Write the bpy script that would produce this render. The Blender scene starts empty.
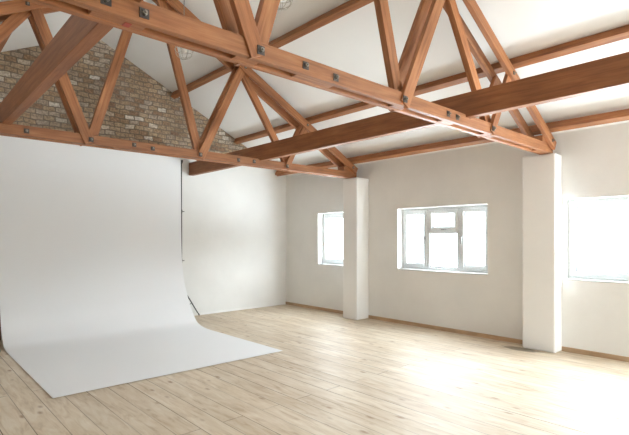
import bpy, bmesh, math, random
from mathutils import Vector, Matrix
random.seed(7)
S = bpy.context.scene
C = S.collection
PI = math.pi

# ------------------------------------------------------------------ room dimensions (metres)
XL, XR = -1.56, 6.58          # inner faces of the left and right walls
YB, YF = 8.15, -3.60          # far gable wall, end wall behind the camera
XRIDGE = 2.50
WALLT = 0.24
def ceil_z(x): return 4.88 - 0.485 * abs(x - XRIDGE)
EAVE = ceil_z(XR)
TIE0, TIE1 = 2.610, 2.724     # underside and top of the truss ties

# ------------------------------------------------------------------ materials
def new_mat(name):
    m = bpy.data.materials.new(name); m.use_nodes = True
    nt = m.node_tree; nt.nodes.clear()
    out = nt.nodes.new('ShaderNodeOutputMaterial')
    b = nt.nodes.new('ShaderNodeBsdfPrincipled')
    nt.links.new(b.outputs[0], out.inputs[0])
    return m, nt, b
def N(nt, t, **k):
    n = nt.nodes.new(t)
    for a, v in k.items():
        if a.startswith('_'): n.inputs[a[1:].replace('_', ' ')].default_value = v
        else: setattr(n, a, v)
    return n
def ramp(nt, src, stops, interp='LINEAR'):
    r = nt.nodes.new('ShaderNodeValToRGB'); r.color_ramp.interpolation = interp
    e = r.color_ramp.elements
    while len(e) < len(stops): e.new(0.5)
    for i, (p, c) in enumerate(stops):
        e[i].position = p; e[i].color = (*c, 1) if len(c) == 3 else c
    nt.links.new(src, r.inputs[0]); return r
def mixc(nt, fac, a, b, mode='MIX'):
    m = nt.nodes.new('ShaderNodeMix'); m.data_type = 'RGBA'; m.blend_type = mode
    for sock, v in ((m.inputs[0], fac), (m.inputs[6], a), (m.inputs[7], b)):
        if hasattr(v, 'is_linked') or hasattr(v, 'links'): nt.links.new(v, sock)
        elif isinstance(v, (int, float)): sock.default_value = v
        else: sock.default_value = (*v, 1)
    return m.outputs[2]
def coords(nt, scale=(1, 1, 1), loc=(0, 0, 0), rot=(0, 0, 0)):
    tc = nt.nodes.new('ShaderNodeTexCoord'); mp = nt.nodes.new('ShaderNodeMapping')
    mp.inputs['Scale'].default_value = scale; mp.inputs['Location'].default_value = loc
    mp.inputs['Rotation'].default_value = rot
    nt.links.new(tc.outputs['Object'], mp.inputs[0]); return mp.outputs[0]
def bump(nt, b, h, strength=0.2, dist=0.005):
    bp = N(nt, 'ShaderNodeBump', _Strength=strength, _Distance=dist)
    nt.links.new(h, bp.inputs['Height']); nt.links.new(bp.outputs[0], b.inputs['Normal'])

def plain(name, col, rough=0.5, metal=0.0):
    m, nt, b = new_mat(name)
    n = N(nt, 'ShaderNodeTexNoise', _Scale=40.0); nt.links.new(coords(nt), n.inputs['Vector'])
    r = ramp(nt, n.outputs['Fac'], [(0.3, [c * .9 for c in col]), (0.7, [min(1, c * 1.06) for c in col])])
    nt.links.new(r.outputs[0], b.inputs['Base Color'])
    b.inputs['Roughness'].default_value = rough; b.inputs['Metallic'].default_value = metal
    return m

def paint(name, col, rough=0.85, var=0.06, bstr=0.12):
    m, nt, b = new_mat(name)
    co = coords(nt)
    n = N(nt, 'ShaderNodeTexNoise', _Scale=1.1, _Detail=6.0, _Roughness=0.6); nt.links.new(co, n.inputs['Vector'])
    r = ramp(nt, n.outputs['Fac'], [(0.3, [c * (1 - var) for c in col]), (0.7, [min(1, c * (1 + var * .4)) for c in col])])
    nt.links.new(r.outputs[0], b.inputs['Base Color'])
    n2 = N(nt, 'ShaderNodeTexNoise', _Scale=9.0, _Detail=5.0); nt.links.new(co, n2.inputs['Vector'])
    bump(nt, b, n2.outputs['Fac'], bstr, 0.02)
    b.inputs['Roughness'].default_value = rough
    return m

def timber_mat(name, dark, mid, light, rough=0.55):
    # grain runs along the member's own X axis
    m, nt, b = new_mat(name)
    oi = nt.nodes.new('ShaderNodeObjectInfo')
    tc = nt.nodes.new('ShaderNodeTexCoord')
    off = nt.nodes.new('ShaderNodeVectorMath'); off.operation = 'MULTIPLY_ADD'
    cmb = nt.nodes.new('ShaderNodeCombineXYZ')
    for i in range(3): nt.links.new(oi.outputs['Random'], cmb.inputs[i])
    nt.links.new(cmb.outputs[0], off.inputs[0]); off.inputs[1].default_value = (17, 9, 5)
    nt.links.new(tc.outputs['Object'], off.inputs[2])
    mp = nt.nodes.new('ShaderNodeMapping'); mp.inputs['Scale'].default_value = (1.3, 26, 26)
    nt.links.new(off.outputs[0], mp.inputs[0])
    n = N(nt, 'ShaderNodeTexNoise', _Scale=1.6, _Detail=6.0, _Roughness=0.62, _Distortion=0.4); nt.links.new(mp.outputs[0], n.inputs['Vector'])
    r = ramp(nt, n.outputs['Fac'], [(0.25, dark), (0.5, mid), (0.78, light)])
    mp2 = nt.nodes.new('ShaderNodeMapping'); mp2.inputs['Scale'].default_value = (1.5, 5, 5)
    nt.links.new(off.outputs[0], mp2.inputs[0])
    n2 = N(nt, 'ShaderNodeTexNoise', _Scale=2.0, _Detail=3.0); nt.links.new(mp2.outputs[0], n2.inputs['Vector'])
    r2 = ramp(nt, n2.outputs['Fac'], [(0.3, (0.72, 0.70, 0.68)), (0.7, (1.0, 1.0, 1.0))])
    c = mixc(nt, 1.0, r.outputs[0], r2.outputs[0], 'MULTIPLY')
    r3 = ramp(nt, oi.outputs['Random'], [(0.0, (0.86, 0.86, 0.86)), (1.0, (1.08, 1.05, 1.0))])
    c = mixc(nt, 1.0, c, r3.outputs[0], 'MULTIPLY')
    nt.links.new(c, b.inputs['Base Color'])
    bump(nt, b, n.outputs['Fac'], 0.25, 0.004)
    b.inputs['Roughness'].default_value = rough
    return m

def floor_mat():
    m, nt, b = new_mat('limed_pine_boards')
    W = 0.195
    tc = nt.nodes.new('ShaderNodeTexCoord')
    sep = nt.nodes.new('ShaderNodeSeparateXYZ'); nt.links.new(tc.outputs['Object'], sep.inputs[0])
    sw = nt.nodes.new('ShaderNodeCombineXYZ')
    nt.links.new(sep.outputs['Y'], sw.inputs['X'])
    ad = N(nt, 'ShaderNodeMath', operation='ADD'); ad.inputs[1].default_value = -0.037 + 40 * W
    nt.links.new(sep.outputs['X'], ad.inputs[0]); nt.links.new(ad.outputs[0], sw.inputs['Y'])
    br = N(nt, 'ShaderNodeTexBrick', offset=0.37, offset_frequency=2, squash=1.0)
    nt.links.new(sw.outputs[0], br.inputs['Vector'])
    for k, v in (('Color1', (0, 0, 0, 1)), ('Color2', (1, 1, 1, 1)), ('Mortar', (0.5, 0.5, 0.5, 1)), ('Scale', 1.0), ('Mortar Size', 0.004),
                 ('Mortar Smooth', 0.3), ('Bias', 0.0), ('Brick Width', 5.2), ('Row Height', W)):
        br.inputs[k].default_value = v
    # a random offset per board so the grain does not run on from board to board
    mul = N(nt, 'ShaderNodeMath', operation='MULTIPLY'); mul.inputs[1].default_value = 13.0
    nt.links.new(br.outputs['Color'], mul.inputs[0])
    off = nt.nodes.new('ShaderNodeVectorMath'); off.operation = 'ADD'
    cm = nt.nodes.new('ShaderNodeCombineXYZ'); nt.links.new(mul.outputs[0], cm.inputs[2]); nt.links.new(mul.outputs[0], cm.inputs[1])
    nt.links.new(tc.outputs['Object'], off.inputs[0]); nt.links.new(cm.outputs[0], off.inputs[1])
    mp = nt.nodes.new('ShaderNodeMapping'); mp.inputs['Scale'].default_value = (11, 1.6, 1)
    nt.links.new(off.outputs[0], mp.inputs[0])
    n = N(nt, 'ShaderNodeTexNoise', _Scale=1.6, _Detail=6.0, _Roughness=0.6, _Distortion=0.8); nt.links.new(mp.outputs[0], n.inputs['Vector'])
    grain = ramp(nt, n.outputs['Fac'], FLOOR_STOPS)
    tone = ramp(nt, br.outputs['Color'], [(0.0, (0.90, 0.87, 0.83)), (0.5, (0.97, 0.96, 0.94)), (1.0, (1.03, 1.02, 1.0))])
    c = mixc(nt, 1.0, grain.outputs[0], tone.outputs[0], 'MULTIPLY')
    # knots
    mk = nt.nodes.new('ShaderNodeMapping'); mk.inputs['Scale'].default_value = (7.5, 3.4, 1)
    nt.links.new(off.outputs[0], mk.inputs[0])
    v = N(nt, 'ShaderNodeTexVoronoi', feature='F1', _Scale=1.0); nt.links.new(mk.outputs[0], v.inputs['Vector'])
    kr = ramp(nt, v.outputs['Distance'], [(0.05, (1, 1, 1)), (0.20, (0, 0, 0))])
    sepc = nt.nodes.new('ShaderNodeSeparateColor'); nt.links.new(v.outputs['Color'], sepc.inputs[0])
    gate = N(nt, 'ShaderNodeMath', operation='LESS_THAN'); gate.inputs[1].default_value = 0.55
    nt.links.new(sepc.outputs[0], gate.inputs[0])
    kf = N(nt, 'ShaderNodeMath', operation='MULTIPLY'); nt.links.new(kr.outputs[0], kf.inputs[0]); nt.links.new(gate.outputs[0], kf.inputs[1])
    kf2 = N(nt, 'ShaderNodeMath', operation='MULTIPLY'); kf2.inputs[1].default_value = 0.75; nt.links.new(kf.outputs[0], kf2.inputs[0])
    c = mixc(nt, kf2.outputs[0], c, KNOT)
    # worn blotches of the lime wash
    nb = N(nt, 'ShaderNodeTexNoise', _Scale=1.3, _Detail=5.0, _Roughness=0.65)
    mb = nt.nodes.new('ShaderNodeMapping'); mb.inputs['Scale'].default_value = (2.0, 0.8, 1); nt.links.new(tc.outputs['Object'], mb.inputs[0]); nt.links.new(mb.outputs[0], nb.inputs['Vector'])
    rb = ramp(nt, nb.outputs['Fac'], [(0.35, (0.86, 0.81, 0.75)), (0.65, (1.0, 1.0, 1.0))])
    c = mixc(nt, 1.0, c, rb.outputs[0], 'MULTIPLY')
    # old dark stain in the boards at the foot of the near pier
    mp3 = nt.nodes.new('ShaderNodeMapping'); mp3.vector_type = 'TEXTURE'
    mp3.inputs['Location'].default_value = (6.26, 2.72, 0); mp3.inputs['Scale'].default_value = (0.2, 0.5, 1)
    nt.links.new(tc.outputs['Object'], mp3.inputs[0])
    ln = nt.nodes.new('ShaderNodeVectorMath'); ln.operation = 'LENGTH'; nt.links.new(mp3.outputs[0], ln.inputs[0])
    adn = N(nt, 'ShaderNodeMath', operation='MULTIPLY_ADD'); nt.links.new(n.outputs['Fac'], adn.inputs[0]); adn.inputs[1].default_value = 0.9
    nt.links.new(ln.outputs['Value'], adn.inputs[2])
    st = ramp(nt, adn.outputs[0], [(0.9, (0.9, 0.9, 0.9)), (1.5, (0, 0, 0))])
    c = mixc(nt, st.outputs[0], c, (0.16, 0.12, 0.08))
    # board gaps
    gm = nt.nodes.new('ShaderNodeMapping'); gm.inputs['Scale'].default_value = (3.1, 0.35, 1); nt.links.new(tc.outputs['Object'], gm.inputs[0])
    gn = N(nt, 'ShaderNodeTexNoise', _Scale=1.0, _Detail=2.0); nt.links.new(gm.outputs[0], gn.inputs['Vector'])
    gr = ramp(nt, gn.outputs['Fac'], [(0.40, (0.3, 0.3, 0.3)), (0.6, (1, 1, 1))])
    gf = N(nt, 'ShaderNodeMath', operation='MULTIPLY'); nt.links.new(br.outputs['Fac'], gf.inputs[0]); nt.links.new(gr.outputs[0], gf.inputs[1])
    gapc = mixc(nt, gf.outputs[0], c, (0.10, 0.055, 0.03))
    nt.links.new(gapc, b.inputs['Base Color'])
    rr = ramp(nt, n.outputs['Fac'], [(0.3, (FLOOR_R0,) * 3), (0.7, (FLOOR_R1,) * 3)])
    nt.links.new(rr.outputs[0], b.inputs['Roughness'])
    inv = N(nt, 'ShaderNodeMath', operation='SUBTRACT'); inv.inputs[0].default_value = 1.0; nt.links.new(br.outputs['Fac'], inv.inputs[1])
    bump(nt, b, inv.outputs[0], 0.35, 0.003)
    b.inputs['Specular IOR Level'].default_value = FLOOR_SPEC
    return m

def brick_mat():
    m, nt, b = new_mat('old_stock_brick')
    tc = nt.nodes.new('ShaderNodeTexCoord'); sep = nt.nodes.new('ShaderNodeSeparateXYZ'); nt.links.new(tc.outputs['Object'], sep.inputs[0])
    cm = nt.nodes.new('ShaderNodeCombineXYZ'); nt.links.new(sep.outputs['X'], cm.inputs['X']); nt.links.new(sep.outputs['Z'], cm.inputs['Y'])
    wob = N(nt, 'ShaderNodeTexNoise', _Scale=7.0, _Detail=2.0); nt.links.new(cm.outputs[0], wob.inputs['Vector'])
    wv = nt.nodes.new('ShaderNodeVectorMath'); wv.operation = 'MULTIPLY_ADD'
    wv.inputs[1].default_value = (0.07, 0.05, 0); nt.links.new(wob.outputs['Color'], wv.inputs[0]); nt.links.new(cm.outputs[0], wv.inputs[2])
    br = N(nt, 'ShaderNodeTexBrick', offset=0.5); nt.links.new(wv.outputs[0], br.inputs['Vector'])
    for k, v in (('Color1', (0, 0, 0, 1)), ('Color2', (1, 1, 1, 1)), ('Mortar', (.5, .5, .5, 1)), ('Scale', 1.0), ('Mortar Size', 0.010),
                 ('Mortar Smooth', 0.5), ('Bias', 0.0), ('Brick Width', 0.168), ('Row Height', 0.080)):
        br.inputs[k].default_value = v
    tone = ramp(nt, br.outputs['Color'], [(0.0, (0.29, 0.185, 0.12)), (0.25, (0.36, 0.26, 0.17)), (0.5, (0.42, 0.32, 0.215)), (0.75, (0.37, 0.30, 0.235)), (0.93, (0.50, 0.43, 0.34)), (1.0, (0.66, 0.62, 0.55))])
    sp = N(nt, 'ShaderNodeTexNoise', _Scale=30.0, _Detail=4.0); nt.links.new(cm.outputs[0], sp.inputs['Vector'])
    rs = ramp(nt, sp.outputs['Fac'], [(0.3, (0.55, 0.52, 0.5)), (0.7, (1.25, 1.22, 1.18))])
    c = mixc(nt, 1.0, tone.outputs[0], rs.outputs[0], 'MULTIPLY')
    lg = N(nt, 'ShaderNodeTexNoise', _Scale=1.6, _Detail=3.0); nt.links.new(cm.outputs[0], lg.inputs['Vector'])
    rl = ramp(nt, lg.outputs['Fac'], [(0.35, (0.8, 0.8, 0.8)), (0.65, (1.15, 1.15, 1.15))])
    c = mixc(nt, 1.0, c, rl.outputs[0], 'MULTIPLY')
    c = mixc(nt, br.outputs['Fac'], c, (0.19, 0.15, 0.11))
    nt.links.new(c, b.inputs['Base Color'])
    inv = N(nt, 'ShaderNodeMath', operation='SUBTRACT'); inv.inputs[0].default_value = 1.0; nt.links.new(br.outputs['Fac'], inv.inputs[1])
    ad = N(nt, 'ShaderNodeMath', operation='MULTIPLY_ADD'); nt.links.new(sp.outputs['Fac'], ad.inputs[0]); ad.inputs[1].default_value = 0.6; nt.links.new(inv.outputs[0], ad.inputs[2])
    bump(nt, b, ad.outputs[0], 0.8, 0.012)
    b.inputs['Roughness'].default_value = 0.95
    return m

def glass_mat():
    m = bpy.data.materials.new('window_glass'); m.use_nodes = True
    nt = m.node_tree; nt.nodes.clear()
    out = nt.nodes.new('ShaderNodeOutputMaterial'); mx = nt.nodes.new('ShaderNodeMixShader')
    t = nt.nodes.new('ShaderNodeBsdfTransparent'); t.inputs[0].default_value = (0.96, 0.97, 0.97, 1)
    g = nt.nodes.new('ShaderNodeBsdfGlossy'); g.inputs['Roughness'].default_value = 0.02
    mx.inputs[0].default_value = 0.06
    nt.links.new(t.outputs[0], mx.inputs[1]); nt.links.new(g.outputs[0], mx.inputs[2]); nt.links.new(mx.outputs[0], out.inputs[0])
    return m

FLOOR_STOPS = [(0.28, (0.46, 0.355, 0.25)), (0.48, (0.64, 0.548, 0.425)), (0.72, (0.735, 0.68, 0.59))]
KNOT = (0.24, 0.13, 0.065)
FLOOR_R0, FLOOR_R1, FLOOR_SPEC = 0.44, 0.58, 0.4

M = dict(
    wall=paint('white_wall_paint', (0.80, 0.795, 0.77)),
    grey_wall=paint('grey_wall_paint', (0.66, 0.655, 0.635)),  # for the unseen left wall, greyed to adjust its bounce light
    pier=paint('white_pier_paint', (0.86, 0.855, 0.835), var=0.03),
    ceiling=paint('white_ceiling_paint', (0.80, 0.795, 0.77), var=0.03, bstr=0.05),
    upvc=plain('pale_grey_window_plastic', (0.62, 0.635, 0.63), 0.35),
    gasket=plain('grey_gasket', (0.12, 0.12, 0.12), 0.6),
    metal=plain('grey_handle_metal', (0.30, 0.30, 0.29), 0.4, 0.7),
    glass=glass_mat(),
    floor=floor_mat(), brick=brick_mat(),
    timber=timber_mat('orange_roof_timber', (0.215, 0.073, 0.022), (0.365, 0.142, 0.050), (0.48, 0.225, 0.095)),
    beam=timber_mat('red_brown_beam_timber', (0.21, 0.070, 0.021), (0.34, 0.125, 0.041), (0.43, 0.18, 0.068)),
    strip=timber_mat('pine_skirting', (0.44, 0.27, 0.15), (0.54, 0.37, 0.23), (0.62, 0.46, 0.31)),
    board=timber_mat('dark_board', (0.26, 0.13, 0.06), (0.34, 0.19, 0.09), (0.42, 0.25, 0.13)),
    iron=plain('dark_iron', (0.085, 0.07, 0.06), 0.5, 0.6),
    nut=plain('worn_steel', (0.30, 0.27, 0.23), 0.45, 0.7),
    paper=paint('white_backdrop_paper', (0.80, 0.805, 0.81), rough=0.8, var=0.008, bstr=0.02),
    red=plain('red_paint', (0.33, 0.045, 0.025), 0.6),
    black=plain('black_stand_metal', (0.035, 0.035, 0.035), 0.45, 0.3),
    wire=plain('grey_wire', (0.42, 0.39, 0.33), 0.4, 0.6),
    cord=plain('grey_cord', (0.22, 0.20, 0.17), 0.7),
    bulb=plain('pale_bulb_glass', (0.75, 0.73, 0.68), 0.15),
)

# ------------------------------------------------------------------ builders
def tag(o, label=None, cat=None, group=None, kind=None):
    if label: o['label'] = label
    if cat: o['category'] = cat
    if group: o['group'] = group
    if kind: o['kind'] = kind
    return o
def link_bm(name, bm, mat, parent=None, smooth=False, loc=None):
    bmesh.ops.recalc_face_normals(bm, faces=bm.faces[:])
    me = bpy.data.meshes.new(name); bm.to_mesh(me); bm.free()
    mats = mat if isinstance(mat, (list, tuple)) else [mat]
    for mm in mats: me.materials.append(mm)
    if smooth:
        for p in me.polygons: p.use_smooth = True
    o = bpy.data.objects.new(name, me); C.objects.link(o)
    if parent: o.parent = parent
    if loc is not None: o.location = loc
    return o
def empty(name, loc, label, cat, group=None):
    o = bpy.data.objects.new(name, None); C.objects.link(o); o.location = loc; o.empty_display_size = 0.1
    return tag(o, label, cat, group)
def box(bm, a, b, bevel=0.0, mi=0):
    a, b = Vector(a), Vector(b)
    lo = Vector([min(a[i], b[i]) for i in range(3)]); hi = Vector([max(a[i], b[i]) for i in range(3)])
    r = bmesh.ops.create_cube(bm, size=1.0)
    vs = r['verts']
    for v in vs:
        v.co = Vector([(lo[i] + hi[i]) / 2 + v.co[i] * (hi[i] - lo[i]) for i in range(3)])
    fs = {f for v in vs for f in v.link_faces}
    for f in fs: f.material_index = mi
    if bevel > 0:
        es = list({e for v in vs for e in v.link_edges})
        bmesh.ops.bevel(bm, geom=es, offset=bevel, segments=2, affect='EDGES', profile=0.5)
def cyl(bm, p, q, r, seg=12, r2=None, mi=0):
    p, q = Vector(p), Vector(q); d = q - p
    rot = d.to_track_quat('Z', 'Y').to_matrix().to_4x4()
    res = bmesh.ops.create_cone(bm, cap_ends=True, segments=seg, radius1=r, radius2=r if r2 is None else r2, depth=d.length,
                                matrix=Matrix.Translation((p + q) / 2) @ rot)
    for f in {f for v in res['verts'] for f in v.link_faces}: f.material_index = mi
def ring(bm, c, R, r, axis=(0, 0, 1), seg=28, tube=6, arc=(0, 2 * PI)):
    q = Vector(axis).to_track_quat('Z', 'Y'); c = Vector(c)
    closed = abs(arc[1] - arc[0] - 2 * PI) < 1e-6
    n = seg if closed else seg + 1
    rows = []
    for i in range(n):
        a = arc[0] + (arc[1] - arc[0]) * i / seg
        rad = Vector((math.cos(a), math.sin(a), 0))
        rows.append([bm.verts.new(c + q @ (rad * (R + r * math.cos(2 * PI * j / tube)) + Vector((0, 0, r * math.sin(2 * PI * j / tube))))) for j in range(tube)])
    for i in range(n if closed else n - 1):
        A, B = rows[i], rows[(i + 1) % n]
        for j in range(tube): bm.faces.new((A[j], A[(j + 1) % tube], B[(j + 1) % tube], B[j]))
def tube(bm, pts, r, seg=8):
    for i in range(len(pts) - 1): cyl(bm, pts[i], pts[i + 1], r, seg)

def timber(name, p, q, thick, depth, mat, parent=None, up=None, ext=(0, 0), taper=False):
    """A sawn plank from p to q: 'thick' across (Y for roof members), 'depth' along 'up'. Own X axis = grain."""
    p, q = Vector(p), Vector(q); L = (q - p).length
    x = (q - p).normalized(); up = Vector(up or (0, 0, 1))
    y = up.cross(x).normalized(); z = x.cross(y).normalized()
    bm = bmesh.new(); box(bm, (-ext[0], -thick / 2, -depth / 2), (L + ext[1], thick / 2, depth / 2), 0.004)
    o = link_bm(name, bm, mat, parent)
    Mx = Matrix((x, y, z)).transposed().to_4x4(); Mx.translation = p
    o.matrix_local = Mx
    return o

# ------------------------------------------------------------------ setting: floor, walls, ceiling
bm = bmesh.new(); box(bm, (XL - WALLT, YF - WALLT, -0.12), (XR + WALLT, YB + WALLT, 0)); tag(link_bm('floor', bm, M['floor']), kind='structure')

def wall_with_holes(name, axis, c0, c1, lo, hi, holes, mat):
    """axis 'X': wall between x=c0..c1 running along Y; axis 'Y' likewise. holes: (a0,a1,z0,z1)."""
    bm = bmesh.new()
    acuts = sorted({lo, hi, *[h[0] for h in holes], *[h[1] for h in holes]})
    for i in range(len(acuts) - 1):
        a0, a1 = acuts[i], acuts[i + 1]; mid = (a0 + a1) / 2
        hs = sorted([(h[2], h[3]) for h in holes if h[0] < mid < h[1]])
        z = 0.0; spans = []
        for z0, z1 in hs: spans.append((z, z0)); z = z1
        spans.append((z, EAVE))
        for z0, z1 in spans:
            if axis == 'X': box(bm, (c0, a0, z0), (c1, a1, z1))
            else: box(bm, (a0, c0, z0), (a1, c1, z1))
    bmesh.ops.remove_doubles(bm, verts=bm.verts[:], dist=1e-5)
    # drop the faces shared by neighbouring blocks
    seen = {}
    for f in bm.faces: seen.setdefault(tuple(sorted(v.index for v in f.verts)), []).append(f)
    bm.verts.index_update()
    seen = {}
    for f in bm.faces: seen.setdefault(frozenset(v.index for v in f.verts), []).append(f)
    dead = [f for fs in seen.values() if len(fs) > 1 for f in fs]
    bmesh.ops.delete(bm, geom=dead, context='FACES')
    return tag(link_bm(name, bm, mat), kind='structure')

WZ0, WZ1 = 0.955, 2.012
RIGHT = [(6.08, 7.07, WZ0, WZ1), (3.345, 5.01, WZ0, WZ1), (0.62, 2.28, WZ0, WZ1), (-1.45, 0.20, WZ0, WZ1), (-3.4, -1.9, WZ0, WZ1)]  # last two lie unseen behind the camera, added to let in daylight
wall_with_holes('wall_right', 'X', XR, XR + WALLT, YF - WALLT, YB + WALLT, RIGHT, M['wall'])
wall_with_holes('wall_left', 'X', XL - WALLT, XL, YF - WALLT, YB + WALLT, [], M['grey_wall'])

def prism(name, prof, y0, y1, mat, kind='structure'):
    bm = bmesh.new()
    a = [bm.verts.new((x, y0, z)) for x, z in prof]; b = [bm.verts.new((x, y1, z)) for x, z in prof]
    bm.faces.new(a); bm.faces.new(b[::-1])
    for i in range(len(prof)):
        j = (i + 1) % len(prof); bm.faces.new((a[i], b[i], b[j], a[j]))
    return tag(link_bm(name, bm, mat), kind=kind)
BRZ = 3.19                      # painted plaster stops here, bare brick gable above
prism('wall_back', [(XL, 0), (XR, 0), (XR, EAVE), (XRIDGE + (4.88 - BRZ) / 0.485, BRZ), (XRIDGE - (4.88 - BRZ) / 0.485, BRZ), (XL, EAVE)], YB - 0.02, YB + WALLT, M['wall'])
prism('wall_back_gable', [(XRIDGE - (4.88 - BRZ) / 0.485, BRZ), (XRIDGE + (4.88 - BRZ) / 0.485, BRZ), (XRIDGE, 4.88)], YB, YB + WALLT, M['brick'])
# end wall behind the camera, with a tall unseen window added for daylight
ADDED_ENDW = [(4.3, 6.2)]
bm = bmesh.new()
wall_with_holes('wall_front', 'Y', YF - WALLT, YF, XL, XR, [(a, b, 0.6, 2.2) for a, b in ADDED_ENDW], M['wall'])
prism('wall_front_gable', [(XL, EAVE), (XR, EAVE), (XRIDGE, 4.88)], YF - WALLT, YF, M['wall'])
T = 0.12
for nm, x1 in (('ceiling', XR + WALLT), ('ceiling_left', XL - WALLT)):
    prism(nm, [(XRIDGE, 4.88), (x1, ceil_z(x1)), (x1, ceil_z(x1) + T), (XRIDGE, 4.88 + T)], YF - WALLT, YB + WALLT, M['ceiling'])

# skirting strips
SK = 0
def skirt(name, a, b, mat):
    bm = bmesh.new(); box(bm, a, b, 0.004)
    o = link_bm(name, bm, mat); return tag(o, kind='structure')
for i, (y0, y1) in enumerate(((6.03, YB - 0.02), (2.73, 5.67), (YF, 2.30))):
    p, q = Vector((XR - 0.011, y0, 0.03)), Vector((XR - 0.011, y1, 0.03))
    nm = 'baseboard_right' if i == 0 else 'baseboard_right_%s' % ('middle', 'near')[i - 1]
    o = timber(nm, p, q, 0.022, 0.06, M['strip']); tag(o, kind='structure')
o = timber('baseboard_back', (XL, YB - 0.029, 0.02), (XR - 0.03, YB - 0.029, 0.02), 0.018, 0.04, M['pier']); tag(o, kind='structure')

# plastered piers carrying the truss ends
def column(y0, y1, x0, label):
    bm = bmesh.new(); box(bm, (x0, y0, 0), (XR - 0.001, y1, TIE0 - 0.002), 0.02)
    o = link_bm('column', bm, M['pier']); tag(o, label, 'column', 'white plastered piers along the window wall', 'thing'); return o
column(2.30, 2.73, 6.34, 'white plastered pier standing between the three-light window and the big single-pane window')
column(5.67, 6.03, 6.24, 'white plastered pier partly hiding the small window by the far corner')

# ------------------------------------------------------------------ windows
def frame_rect(bm, axis, d0, d1, a0, a1, z0, z1, w, bev=0.004):
    def bx(aa, ab, za, zb):
        if axis == 'X': box(bm, (d0, aa, za), (d1, ab, zb), bev)
        else: box(bm, (aa, d0, za), (ab, d1, zb), bev)
    bx(a0, a0 + w, z0, z1); bx(a1 - w, a1, z0, z1); bx(a0 + w, a1 - w, z0, z0 + w); bx(a0 + w, a1 - w, z1 - w, z1)
WIN = 0
def window(axis, face, out, a0, a1, z0, z1, layout):
    """face = plane of the frame's room side; out = +1/-1 direction to the outside."""
    global WIN; WIN += 1
    base = (face, (a0 + a1) / 2, z0) if axis == 'X' else ((a0 + a1) / 2, face, z0)
    root = bpy.data.objects.new('window_%d' % WIN, None); C.objects.link(root); root.location = base; tag(root, kind='structure')
    def L(name, bm, mat):
        o = link_bm(name, bm, mat); o.data.transform(Matrix.Translation(-Vector(base))); o.parent = root; return o
    f = lambda t: face + out * t
    bm = bmesh.new(); frame_rect(bm, axis, f(0.0), f(0.06), a0, a1, z0, z1, 0.055)
    for m in layout.get('mullions', []):
        if axis == 'X': box(bm, (f(0), m - 0.03, z0 + 0.055), (f(0.06), m + 0.03, z1 - 0.055), 0.004)
        else: box(bm, (m - 0.025, f(0), z0 + 0.042), (m + 0.025, f(0.06), z1 - 0.042), 0.004)
    for (b0, b1, zz) in layout.get('transoms', []):
        if axis == 'X': box(bm, (f(0), b0, zz - 0.022), (f(0.06), b1, zz + 0.022), 0.004)
        else: box(bm, (b0, f(0), zz - 0.022), (b1, f(0.06), zz + 0.022), 0.004)
    L('window_frame', bm, M['upvc'])
    for (b0, b1, y0, y1, kind) in layout['lights']:
        ins = 0.0
        if kind != 'fixed':
            bm = bmesh.new(); frame_rect(bm, axis, f(-0.012), f(0.045), b0, b1, y0, y1, 0.055)
            s = L('sash', bm, M['upvc']); ins = 0.055
        else: s = None
        bm = bmesh.new(); frame_rect(bm, axis, f(0.012), f(0.03), b0 + ins, b1 - ins, y0 + ins, y1 - ins, 0.012, 0)
        g = L('gasket', bm, M['gasket']); g['label'] = 'thin grey rubber gasket round the pane'
        bm = bmesh.new()
        if axis == 'X': box(bm, (f(0.016), b0 + ins + 0.004, y0 + ins + 0.004), (f(0.022), b1 - ins - 0.004, y1 - ins - 0.004))
        else: box(bm, (b0 + ins + 0.004, f(0.016), y0 + ins + 0.004), (b1 - ins - 0.004, f(0.022), y1 - ins - 0.004))
        p = L('pane', bm, M['glass']); p['label'] = 'clear glass pane'
        if kind in ('hinge_hi', 'hinge_lo') and axis == 'X':
            yy = b0 + 0.028 if kind == 'hinge_hi' else b1 - 0.028; zc = (y0 + y1) / 2 + 0.02
            bm = bmesh.new(); box(bm, (f(-0.012), yy - 0.013, zc - 0.03), (f(-0.026), yy + 0.013, zc + 0.03), 0.004)
            cyl(bm, (f(-0.026), yy, zc + 0.01), (f(-0.045), yy, zc + 0.01), 0.009)
            box(bm, (f(-0.04), yy - 0.010, zc + 0.02), (f(-0.054), yy + 0.010, zc - 0.10), 0.005)
            h = L('handle', bm, M['metal']); h['label'] = 'grey metal casement handle'
        if kind == 'top' and axis == 'X':
            yc = (b0 + b1) / 2
            bm = bmesh.new(); box(bm, (f(-0.012), yc - 0.03, y0 + 0.012), (f(-0.026), yc + 0.03, y0 + 0.032), 0.004)
            box(bm, (f(-0.028), yc - 0.08, y0 + 0.016), (f(-0.04), yc + 0.02, y0 + 0.03), 0.004)
            h = L('handle', bm, M['metal']); h['label'] = 'grey metal stay on the small top light'
    # sill board lining the bottom of the recess
    wf = XR if axis == 'X' and out > 0 else (XL if axis == 'X' else YF)
    bm = bmesh.new()
    if axis == 'X': box(bm, (wf - out * 0.004, a0, z0 - 0.012), (f(0.0), a1, z0 + 0.004), 0.003)
    else: box(bm, (a0, wf - out * 0.004, z0 - 0.012), (a1, f(0.0), z0 + 0.004), 0.003)
    L('window_sill', bm, M['upvc'])
    return root
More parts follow.
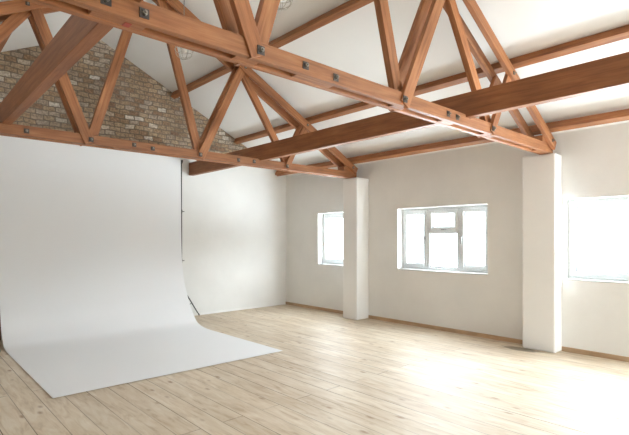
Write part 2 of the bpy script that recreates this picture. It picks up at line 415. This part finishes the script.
def three_light(a0, a1):
    w = a1 - a0; m0, m1 = a0 + 0.545, a1 - 0.53
    zi0, zi1 = WZ0 + 0.055, WZ1 - 0.055; zt = 1.605
    return dict(mullions=[m0, m1], transoms=[(m0, m1, zt)],
        lights=[(a0 + .047, m0 - .022, zi0 - .008, zi1 + .008, 'hinge_lo'), (m1 + .022, a1 - .047, zi0 - .008, zi1 + .008, 'hinge_hi'),
                (m0 + .024, m1 - .024, zt + .014, zi1 + .008, 'top'), (m0 + .03, m1 - .03, zi0, zt - .022, 'fixed')])
def big_fixed(a0, a1, m):
    zi0, zi1 = WZ0 + 0.055, WZ1 - 0.055
    return dict(mullions=[m], lights=[(m + .022, a1 - .047, zi0 - .008, zi1 + .008, 'plain'), (a0 + .047, m - .022, zi0 - .008, zi1 + .008, 'hinge_lo')])
def one_light(a0, a1):
    return dict(lights=[(a0 + .047, a1 - .047, WZ0 + .047, WZ1 - .047, 'plain')])
FX = XR + 0.14
window('X', FX, 1, RIGHT[0][0], RIGHT[0][1], WZ0, WZ1, one_light(*RIGHT[0][:2]))
window('X', FX, 1, RIGHT[1][0], RIGHT[1][1], WZ0, WZ1, three_light(*RIGHT[1][:2]))
window('X', FX, 1, RIGHT[2][0], RIGHT[2][1], WZ0, WZ1, big_fixed(RIGHT[2][0], RIGHT[2][1], 1.14))
for a0, a1, z0, z1 in RIGHT[3:]:  # unseen windows added behind the camera for extra daylight
    m = (a0 + a1) / 2
    window('X', FX, 1, a0, a1, z0, z1, dict(mullions=[m], lights=[(a0 + .042, m - .025, z0 + .042, z1 - .042, 'fixed'), (m + .025, a1 - .042, z0 + .042, z1 - .042, 'fixed')]))
for a in ADDED_ENDW:
    m = (a[0] + a[1]) / 2
    window('Y', YF - 0.14, -1, a[0], a[1], 0.6, 2.2, dict(mullions=[m], lights=[(a[0] + .042, m - .025, .642, 2.158, 'fixed'), (m + .025, a[1] - .042, .642, 2.158, 'fixed')]))

# ------------------------------------------------------------------ roof trusses
def bolt(parent, x, z, y, s=-1, r=0.026):
    bm = bmesh.new()
    box(bm, (-r, 0, -r), (r, s * 0.006, r), 0.002)
    cyl(bm, (0, s * 0.006, 0), (0, s * 0.022, 0), r * 0.52, 6, mi=1)
    cyl(bm, (0, s * 0.022, 0), (0, s * 0.032, 0), r * 0.25, 10, mi=1)
    o = link_bm('bolt', bm, [M['iron'], M['nut']], parent, loc=(x, y, z)); o['label'] = 'dark iron bolt with washer and hexagonal nut'
    return o
def make_truss(yc, label, tie_bolts, rise, lean=0.0, mark=False):
    """Twin tie planks and twin rafters; inner single webs between the ties, outer twin webs halved over them."""
    root = empty('roof_truss', (XRIDGE, yc, TIE0), label, 'roof truss', 'roof trusses')
    def P(x, y, z): return (x - XRIDGE, y, z - TIE0)
    zt = (TIE0 + TIE1) / 2
    def raft_z(x): return 4.74 + rise - 0.53 * abs(x - XRIDGE)
    for s in (-1, 1):
        y = s * 0.056
        timber('tie_plank', P(-1.46, y, zt), P(6.40, y, zt), 0.048, TIE1 - TIE0, M['timber'], root)
        for xa, xb in ((XRIDGE + .03, 6.36), (XRIDGE - .03, -1.36)):
            timber('rafter_plank', P(xa, s * 0.106, raft_z(xa)), P(xb, s * 0.106, raft_z(xb)), 0.05, 0.115, M['timber'], root)
    # single webs standing in the gap between the planks: foot x, head x
    for xa, xb in ((1.70 + lean, 2.32 + lean), (3.20, 2.62), (4.83, 3.90), (0.11, 1.10)):
        timber('web_plank', P(xa, 0, TIE0 + .03), P(xb, 0, raft_z(xb) - .02), 0.062, 0.112, M['timber'], root)
    # twin webs halved over the outside of the ties
    for xa, xb, w in ((1.67 + lean, 1.10 + lean, .115), (3.17, 3.87, .115), (4.71, 5.13, .09), (0.20, -0.25, .09)):
        for s in (-1, 1):
            timber('web_plank', P(xa, s * 0.074, TIE0 + .012), P(xb, s * 0.074, raft_z(xb) - .01), 0.046, w, M['timber'], root)
    # packers between the tie planks
    for a, b in ((0.72, 0.99), (1.55, 1.72), (2.03, 2.39), (3.10, 3.26), (3.84, 4.05), (4.66, 4.90), (6.02, 6.39), (-1.45, -1.0)):
        timber('packer', P(a, 0, zt - .004), P(b, 0, zt - .004), 0.063, TIE1 - TIE0 - 0.012, M['timber'], root)
    if mark:
        bm = bmesh.new(); box(bm, (0.885 - XRIDGE, -0.02, -0.001), (0.92 - XRIDGE, 0.028, 0.003), 0.0005)
        o = link_bm('paint_mark', bm, M['red'], root); o['label'] = 'small red paint mark on the underside of the tie'
    for a, b in ((6.06, 6.36), (-1.36, -1.06)):
        timber('heel_block', P(a, 0, TIE1 + .04), P(b, 0, TIE1 + .04), 0.16, 0.08, M['timber'], root)
    for s in (-1, 1):
        for x in tie_bolts: bolt(root, x - XRIDGE, zt - TIE0 + random.uniform(-.012, .012), s * 0.08, s)
        for x, z in ((1.685 + lean, zt - .004), (3.165, zt - .006), (4.72, zt - .004)): bolt(root, x - XRIDGE, z - TIE0, s * 0.097, s, 0.028)
        for x in (1.08, 3.89, 5.13, 6.25, 2.55): bolt(root, x - XRIDGE, raft_z(x) - TIE0, s * 0.131, s, 0.02)
    return root
make_truss(2.43, 'large orange timber roof truss passing in front of the other, with a red mark underneath',
           (0.77, 0.96, 2.07, 2.36, 3.86, 4.02), 0.0, 0.0, True)
make_truss(5.90, 'orange timber roof truss farther back, crossing in front of the brick gable', (1.08, 2.25, 2.49, 3.80, 4.08), 0.045, 0.05)

# long beams lying on the ties, purlins under the roof slopes
def long_timber(name, x, z0, z1, w, y0, y1, mat, label, cat, group=None, tilt=0.0):
    o = timber(name, (x, y0, (z0 + z1) / 2), (x, y1, (z0 + z1) / 2), w, z1 - z0, mat, up=(math.sin(tilt), 0, math.cos(tilt)))
    return tag(o, label, cat, group, 'thing')
long_timber('long_beam', 4.225, TIE1 - .030, 2.935, 0.09, YF + 0.01, YB - 0.03, M['beam'], 'deep red-brown beam lying across both ties on the window side', 'beam', 'long beams lying on the truss ties')
long_timber('long_beam', 0.895, TIE1 - .018, 2.94, 0.085, YF + 0.01, YB - 0.03, M['beam'], 'deep red-brown beam slanting steeply across the brick gable, away from the windows', 'beam', 'long beams lying on the truss ties')
SL = math.atan(0.485)
def purlin(x_edge, d, w, h, y1, label, drop=0.0):
    # d=+1 right slope; the lower inner edge sits just above the rafters and the top just under the ceiling
    zc = ceil_z(x_edge + d * w / 2) - (h / 2 + 0.002) / math.cos(SL) - drop
    o = timber('purlin', (x_edge + d * w / 2, YF + 0.01, zc), (x_edge + d * w / 2, y1, zc), w, h, M['timber'], up=(d * math.sin(SL), 0, math.cos(SL)))
    return tag(o, label, 'purlin', 'purlins under the roof slopes')
purlin(3.83, 1, 0.085, 0.105, YB - 0.03, 'slim orange purlin highest up the window-side roof slope, ending at the brick gable')
purlin(5.20, 1, 0.085, 0.095, YB - 0.03, 'slim orange purlin midway down the window-side roof slope')
purlin(6.24, 1, 0.085, 0.105, YB - 0.06, 'slim orange purlin lowest on its roof slope, just above the window wall', 0.055)
purlin(1.10, -1, 0.085, 0.105, YB - 0.03, 'slim orange purlin high under the roof slope opposite the windows')

# ------------------------------------------------------------------ paper backdrop with its stand
BX0, BX1 = 1.09, 3.82
bd = empty('paper_backdrop', ((BX0 + BX1) / 2, 7.72, 0), 'wide white seamless paper backdrop hanging from a roll and sweeping onto the floor', 'backdrop')
bd['kind'] = 'thing'
bo = Vector(bd.location)
def prof(t):   # t: 0 left .. 1 right
    R = [(7.725, 2.97), (7.715, 2.3), (7.705, 1.6), (7.675, 1.12), (7.598, .755), (7.485, .53), (7.374, .335), (7.177, .117), (7.02, .040), (6.80, .010), (6.5, .006), (5.6, .005), (4.79, .005)]
    Lf = [(7.725, 2.97), (7.715, 2.3), (7.705, 1.6), (7.69, 1.0), (7.665, .55), (7.62, .34), (7.55, .19), (7.46, .10), (7.34, .03), (7.1, .008), (6.5, .006), (5.6, .005), (4.82, .005)]
    return [(a[0] * (1 - t) + b[0] * t, a[1] * (1 - t) + b[1] * t) for a, b in zip(Lf, R)]
def smooth_curve(pts, n=6):
    out = []
    for i in range(len(pts) - 1):
        p0, p1, p2, p3 = pts[max(i - 1, 0)], pts[i], pts[i + 1], pts[min(i + 2, len(pts) - 1)]
        for k in range(n):
            t = k / n
            out.append(tuple(0.5 * (2 * p1[j] + (p2[j] - p0[j]) * t + (2 * p0[j] - 5 * p1[j] + 4 * p2[j] - p3[j]) * t * t + (3 * p1[j] - p0[j] - 3 * p2[j] + p3[j]) * t ** 3) for j in range(2)))
    out.append(pts[-1]); return out
bm = bmesh.new(); grid = []
NU = 20
for iu in range(NU + 1):
    t = iu / NU; x = BX0 + (BX1 - BX0) * t
    c = smooth_curve(prof(t))
    grid.append([bm.verts.new((x - bo.x + 0.016 * (1 - t) * min(1, max(0, (0.9 - z) / 0.5)), y - bo.y, max(z, 0.006))) for y, z in c])
for a, b in zip(grid, grid[1:]):
    for j in range(len(a) - 1): bm.faces.new((a[j], a[j + 1], b[j + 1], b[j]))
sheet = link_bm('paper_sheet', bm, M['paper'], bd, smooth=True)
sm = sheet.modifiers.new('thickness', 'SOLIDIFY'); sm.thickness = 0.002; sm.offset = 0.0; sm.use_rim = False
bm = bmesh.new(); cyl(bm, (BX0 - bo.x, 0.045, 2.98), (BX1 - bo.x, 0.045, 2.98), 0.045, 28)
link_bm('paper_roll', bm, M['paper'], bd, smooth=False)
bm = bmesh.new(); cyl(bm, (BX0 - 0.06 - bo.x, 0.045, 2.98), (BX1 + 0.06 - bo.x, 0.045, 2.98), 0.018, 16)
o = link_bm('crossbar', bm, M['black'], bd); o['label'] = 'black crossbar through the roll'

def stand(x, y, ang, label):
    root = empty('backdrop_stand', (x, y, 0), label, 'stand', 'stands holding the backdrop')
    bm = bmesh.new(); cyl(bm, (0, 0, 0.12), (0, 0, 1.1), 0.019, 14); link_bm('lower_tube', bm, M['black'], root)
    bm = bmesh.new(); cyl(bm, (0, 0, 1.08), (0, 0, 2.0), 0.0165, 14); link_bm('middle_tube', bm, M['black'], root)
    bm = bmesh.new(); cyl(bm, (0, 0, 1.98), (0, 0, 2.90), 0.014, 14); link_bm('upper_tube', bm, M['black'], root)
    for z in (1.09, 1.98):
        bm = bmesh.new(); cyl(bm, (0, 0, z - .03), (0, 0, z + .03), 0.021, 14); cyl(bm, (0.018, 0, z), (0.05, 0, z), 0.006, 8); cyl(bm, (0.05, -.016, z), (0.05, .016, z), 0.006, 8)
        link_bm('collar', bm, M['black'], root)
    bm = bmesh.new(); cyl(bm, (0, 0, 2.88), (0, 0, 2.905), 0.032, 18); cyl(bm, (0, 0, 2.84), (0, 0, 2.88), 0.018, 14, 0.032); link_bm('top_cap', bm, M['black'], root)
    bm = bmesh.new(); cyl(bm, (0, 0, 0.58), (0, 0, 0.66), 0.026, 14); link_bm('hub', bm, M['black'], root)
    for a in ang:
        d = Vector((math.cos(math.radians(a)), math.sin(math.radians(a)), 0))
        foot = d * (0.60 if a < 200 else 0.56) + Vector((0, 0, 0.013)); top = d * 0.03 + Vector((0, 0, 0.61))
        bm = bmesh.new(); cyl(bm, top, foot, 0.0105, 10); lg = link_bm('leg', bm, M['black'], root)
        bm = bmesh.new(); cyl(bm, foot + Vector((0, 0, 0.006)) - (foot - top).normalized() * .03, foot, 0.0135, 10); link_bm('rubber_foot', bm, M['black'], lg)
        bm = bmesh.new(); cyl(bm, (0, 0, 0.20), top.lerp(foot, 0.55), 0.006, 8); link_bm('brace', bm, M['black'], lg)
    return root
stand(3.85, 7.765, (30, 150, 270), 'black tripod stand at the window-side edge of the paper backdrop')
stand(1.03, 7.765, (30, 150, 270), 'black tripod stand at the backdrop edge away from the windows')
o = timber('wooden_board', (1.10, YB - 0.06, 0.0), (1.10, YB - 0.06, 1.0), 0.15, 0.03, M['board'], up=(0, 1, 0))
tag(o, 'brown wooden board standing behind the backdrop edge away from the windows', 'board')

# ------------------------------------------------------------------ wire cage pendants under the ridge
def pendant(y, zc, label):
    root = empty('pendant_lamp', (XRIDGE, y, zc), label, 'pendant lamp', 'wire cage pendant lamps under the ridge')
    top = ceil_z(XRIDGE) - zc - 0.01
    bm = bmesh.new(); cyl(bm, (0, 0, 0.14), (0, 0, top), 0.005, 8); link_bm('cord', bm, M['cord'], root)
    bm = bmesh.new(); cyl(bm, (0, 0, 0.06), (0, 0, 0.13), 0.022, 16); cyl(bm, (0, 0, 0.13), (0, 0, 0.145), 0.022, 16, 0.008); link_bm('lamp_holder', bm, M['iron'], root)
    bm = bmesh.new(); bmesh.ops.create_uvsphere(bm, u_segments=20, v_segments=14, radius=0.036, matrix=Matrix.Translation((0, 0, -0.005)))
    cyl(bm, (0, 0, 0.015), (0, 0, 0.062), 0.026, 16, 0.016); link_bm('bulb', bm, M['bulb'], root, smooth=True)
    bm = bmesh.new()
    for k in range(4): ring(bm, (0, 0, 0), 0.105, 0.0022, (math.cos(PI * k / 4), math.sin(PI * k / 4), 0), 32, 6)
    for z in (-0.055, 0.0, 0.055): ring(bm, (0, 0, z), math.sqrt(0.105 ** 2 - z * z), 0.0022, (0, 0, 1), 32, 6)
    link_bm('wire_cage', bm, M['wire'], root, smooth=True)
    return root
pendant(4.97, 3.68, 'round wire cage pendant lamp showing just below the near truss tie')
pendant(3.16, 3.60, 'round wire cage pendant lamp cut by the top edge of the photo')

# ------------------------------------------------------------------ light: overcast sky through the windows
W = bpy.data.worlds.new('sky'); S.world = W; W.use_nodes = True
nt = W.node_tree; nt.nodes.clear()
wo = nt.nodes.new('ShaderNodeOutputWorld'); bg = nt.nodes.new('ShaderNodeBackground'); nt.links.new(bg.outputs[0], wo.inputs[0])
tc = nt.nodes.new('ShaderNodeTexCoord'); sp = nt.nodes.new('ShaderNodeSeparateXYZ'); nt.links.new(tc.outputs['Generated'], sp.inputs[0])
mr = N(nt, 'ShaderNodeMapRange'); mr.inputs['From Min'].default_value = -1; mr.inputs['From Max'].default_value = 1; nt.links.new(sp.outputs['Z'], mr.inputs['Value'])
rp = ramp(nt, mr.outputs[0], [(0.0, (0.68, 0.755, 0.815)), (0.37, (0.68, 0.755, 0.815)), (0.462, (0.10, 0.111, 0.120)), (0.535, (0.10, 0.111, 0.120)), (0.60, (0.52, 0.577, 0.624)), (1.0, (0.52, 0.577, 0.624))])
nt.links.new(rp.outputs[0], bg.inputs['Color']); bg.inputs['Strength'].default_value = 30.0
def portal(loc, rot, sx, sy):
    l = bpy.data.lights.new('window_daylight', 'AREA'); l.shape = 'RECTANGLE'; l.size = sx; l.size_y = sy; l.cycles.is_portal = True
    o = bpy.data.objects.new('window_daylight', l); C.objects.link(o); o.location = loc; o.rotation_euler = rot
for a, b, z0, z1 in RIGHT: portal((XR + WALLT + .02, (a + b) / 2, (z0 + z1) / 2), (0, PI / 2, 0), z1 - z0, b - a)
for a, b in ADDED_ENDW: portal(((a + b) / 2, YF - WALLT - .02, 1.4), (PI / 2, 0, 0), b - a, 1.6)

# ------------------------------------------------------------------ camera
cd = bpy.data.cameras.new('camera'); cam = bpy.data.objects.new('camera', cd); C.objects.link(cam)
cam.location = (0, 0, 1.5); cam.rotation_euler = (PI / 2, 0, -math.radians(42.49))
cd.sensor_width = 36.0; cd.lens = 36.0 * 461.2 / 629.0; cd.shift_y = 20.5 / 629.0; cd.clip_start = 0.02
S.camera = cam

S.view_settings.view_transform = 'Standard'; S.view_settings.look = 'None'; S.view_settings.gamma = 1.0
S.view_settings.use_curve_mapping = False; S.view_settings.exposure = 1.02
S.cycles.max_bounces = 14; S.cycles.diffuse_bounces = 10; S.cycles.glossy_bounces = 4; S.cycles.transparent_max_bounces = 12
S.cycles.sample_clamp_indirect = 10.0
S.cycles.use_denoising = True
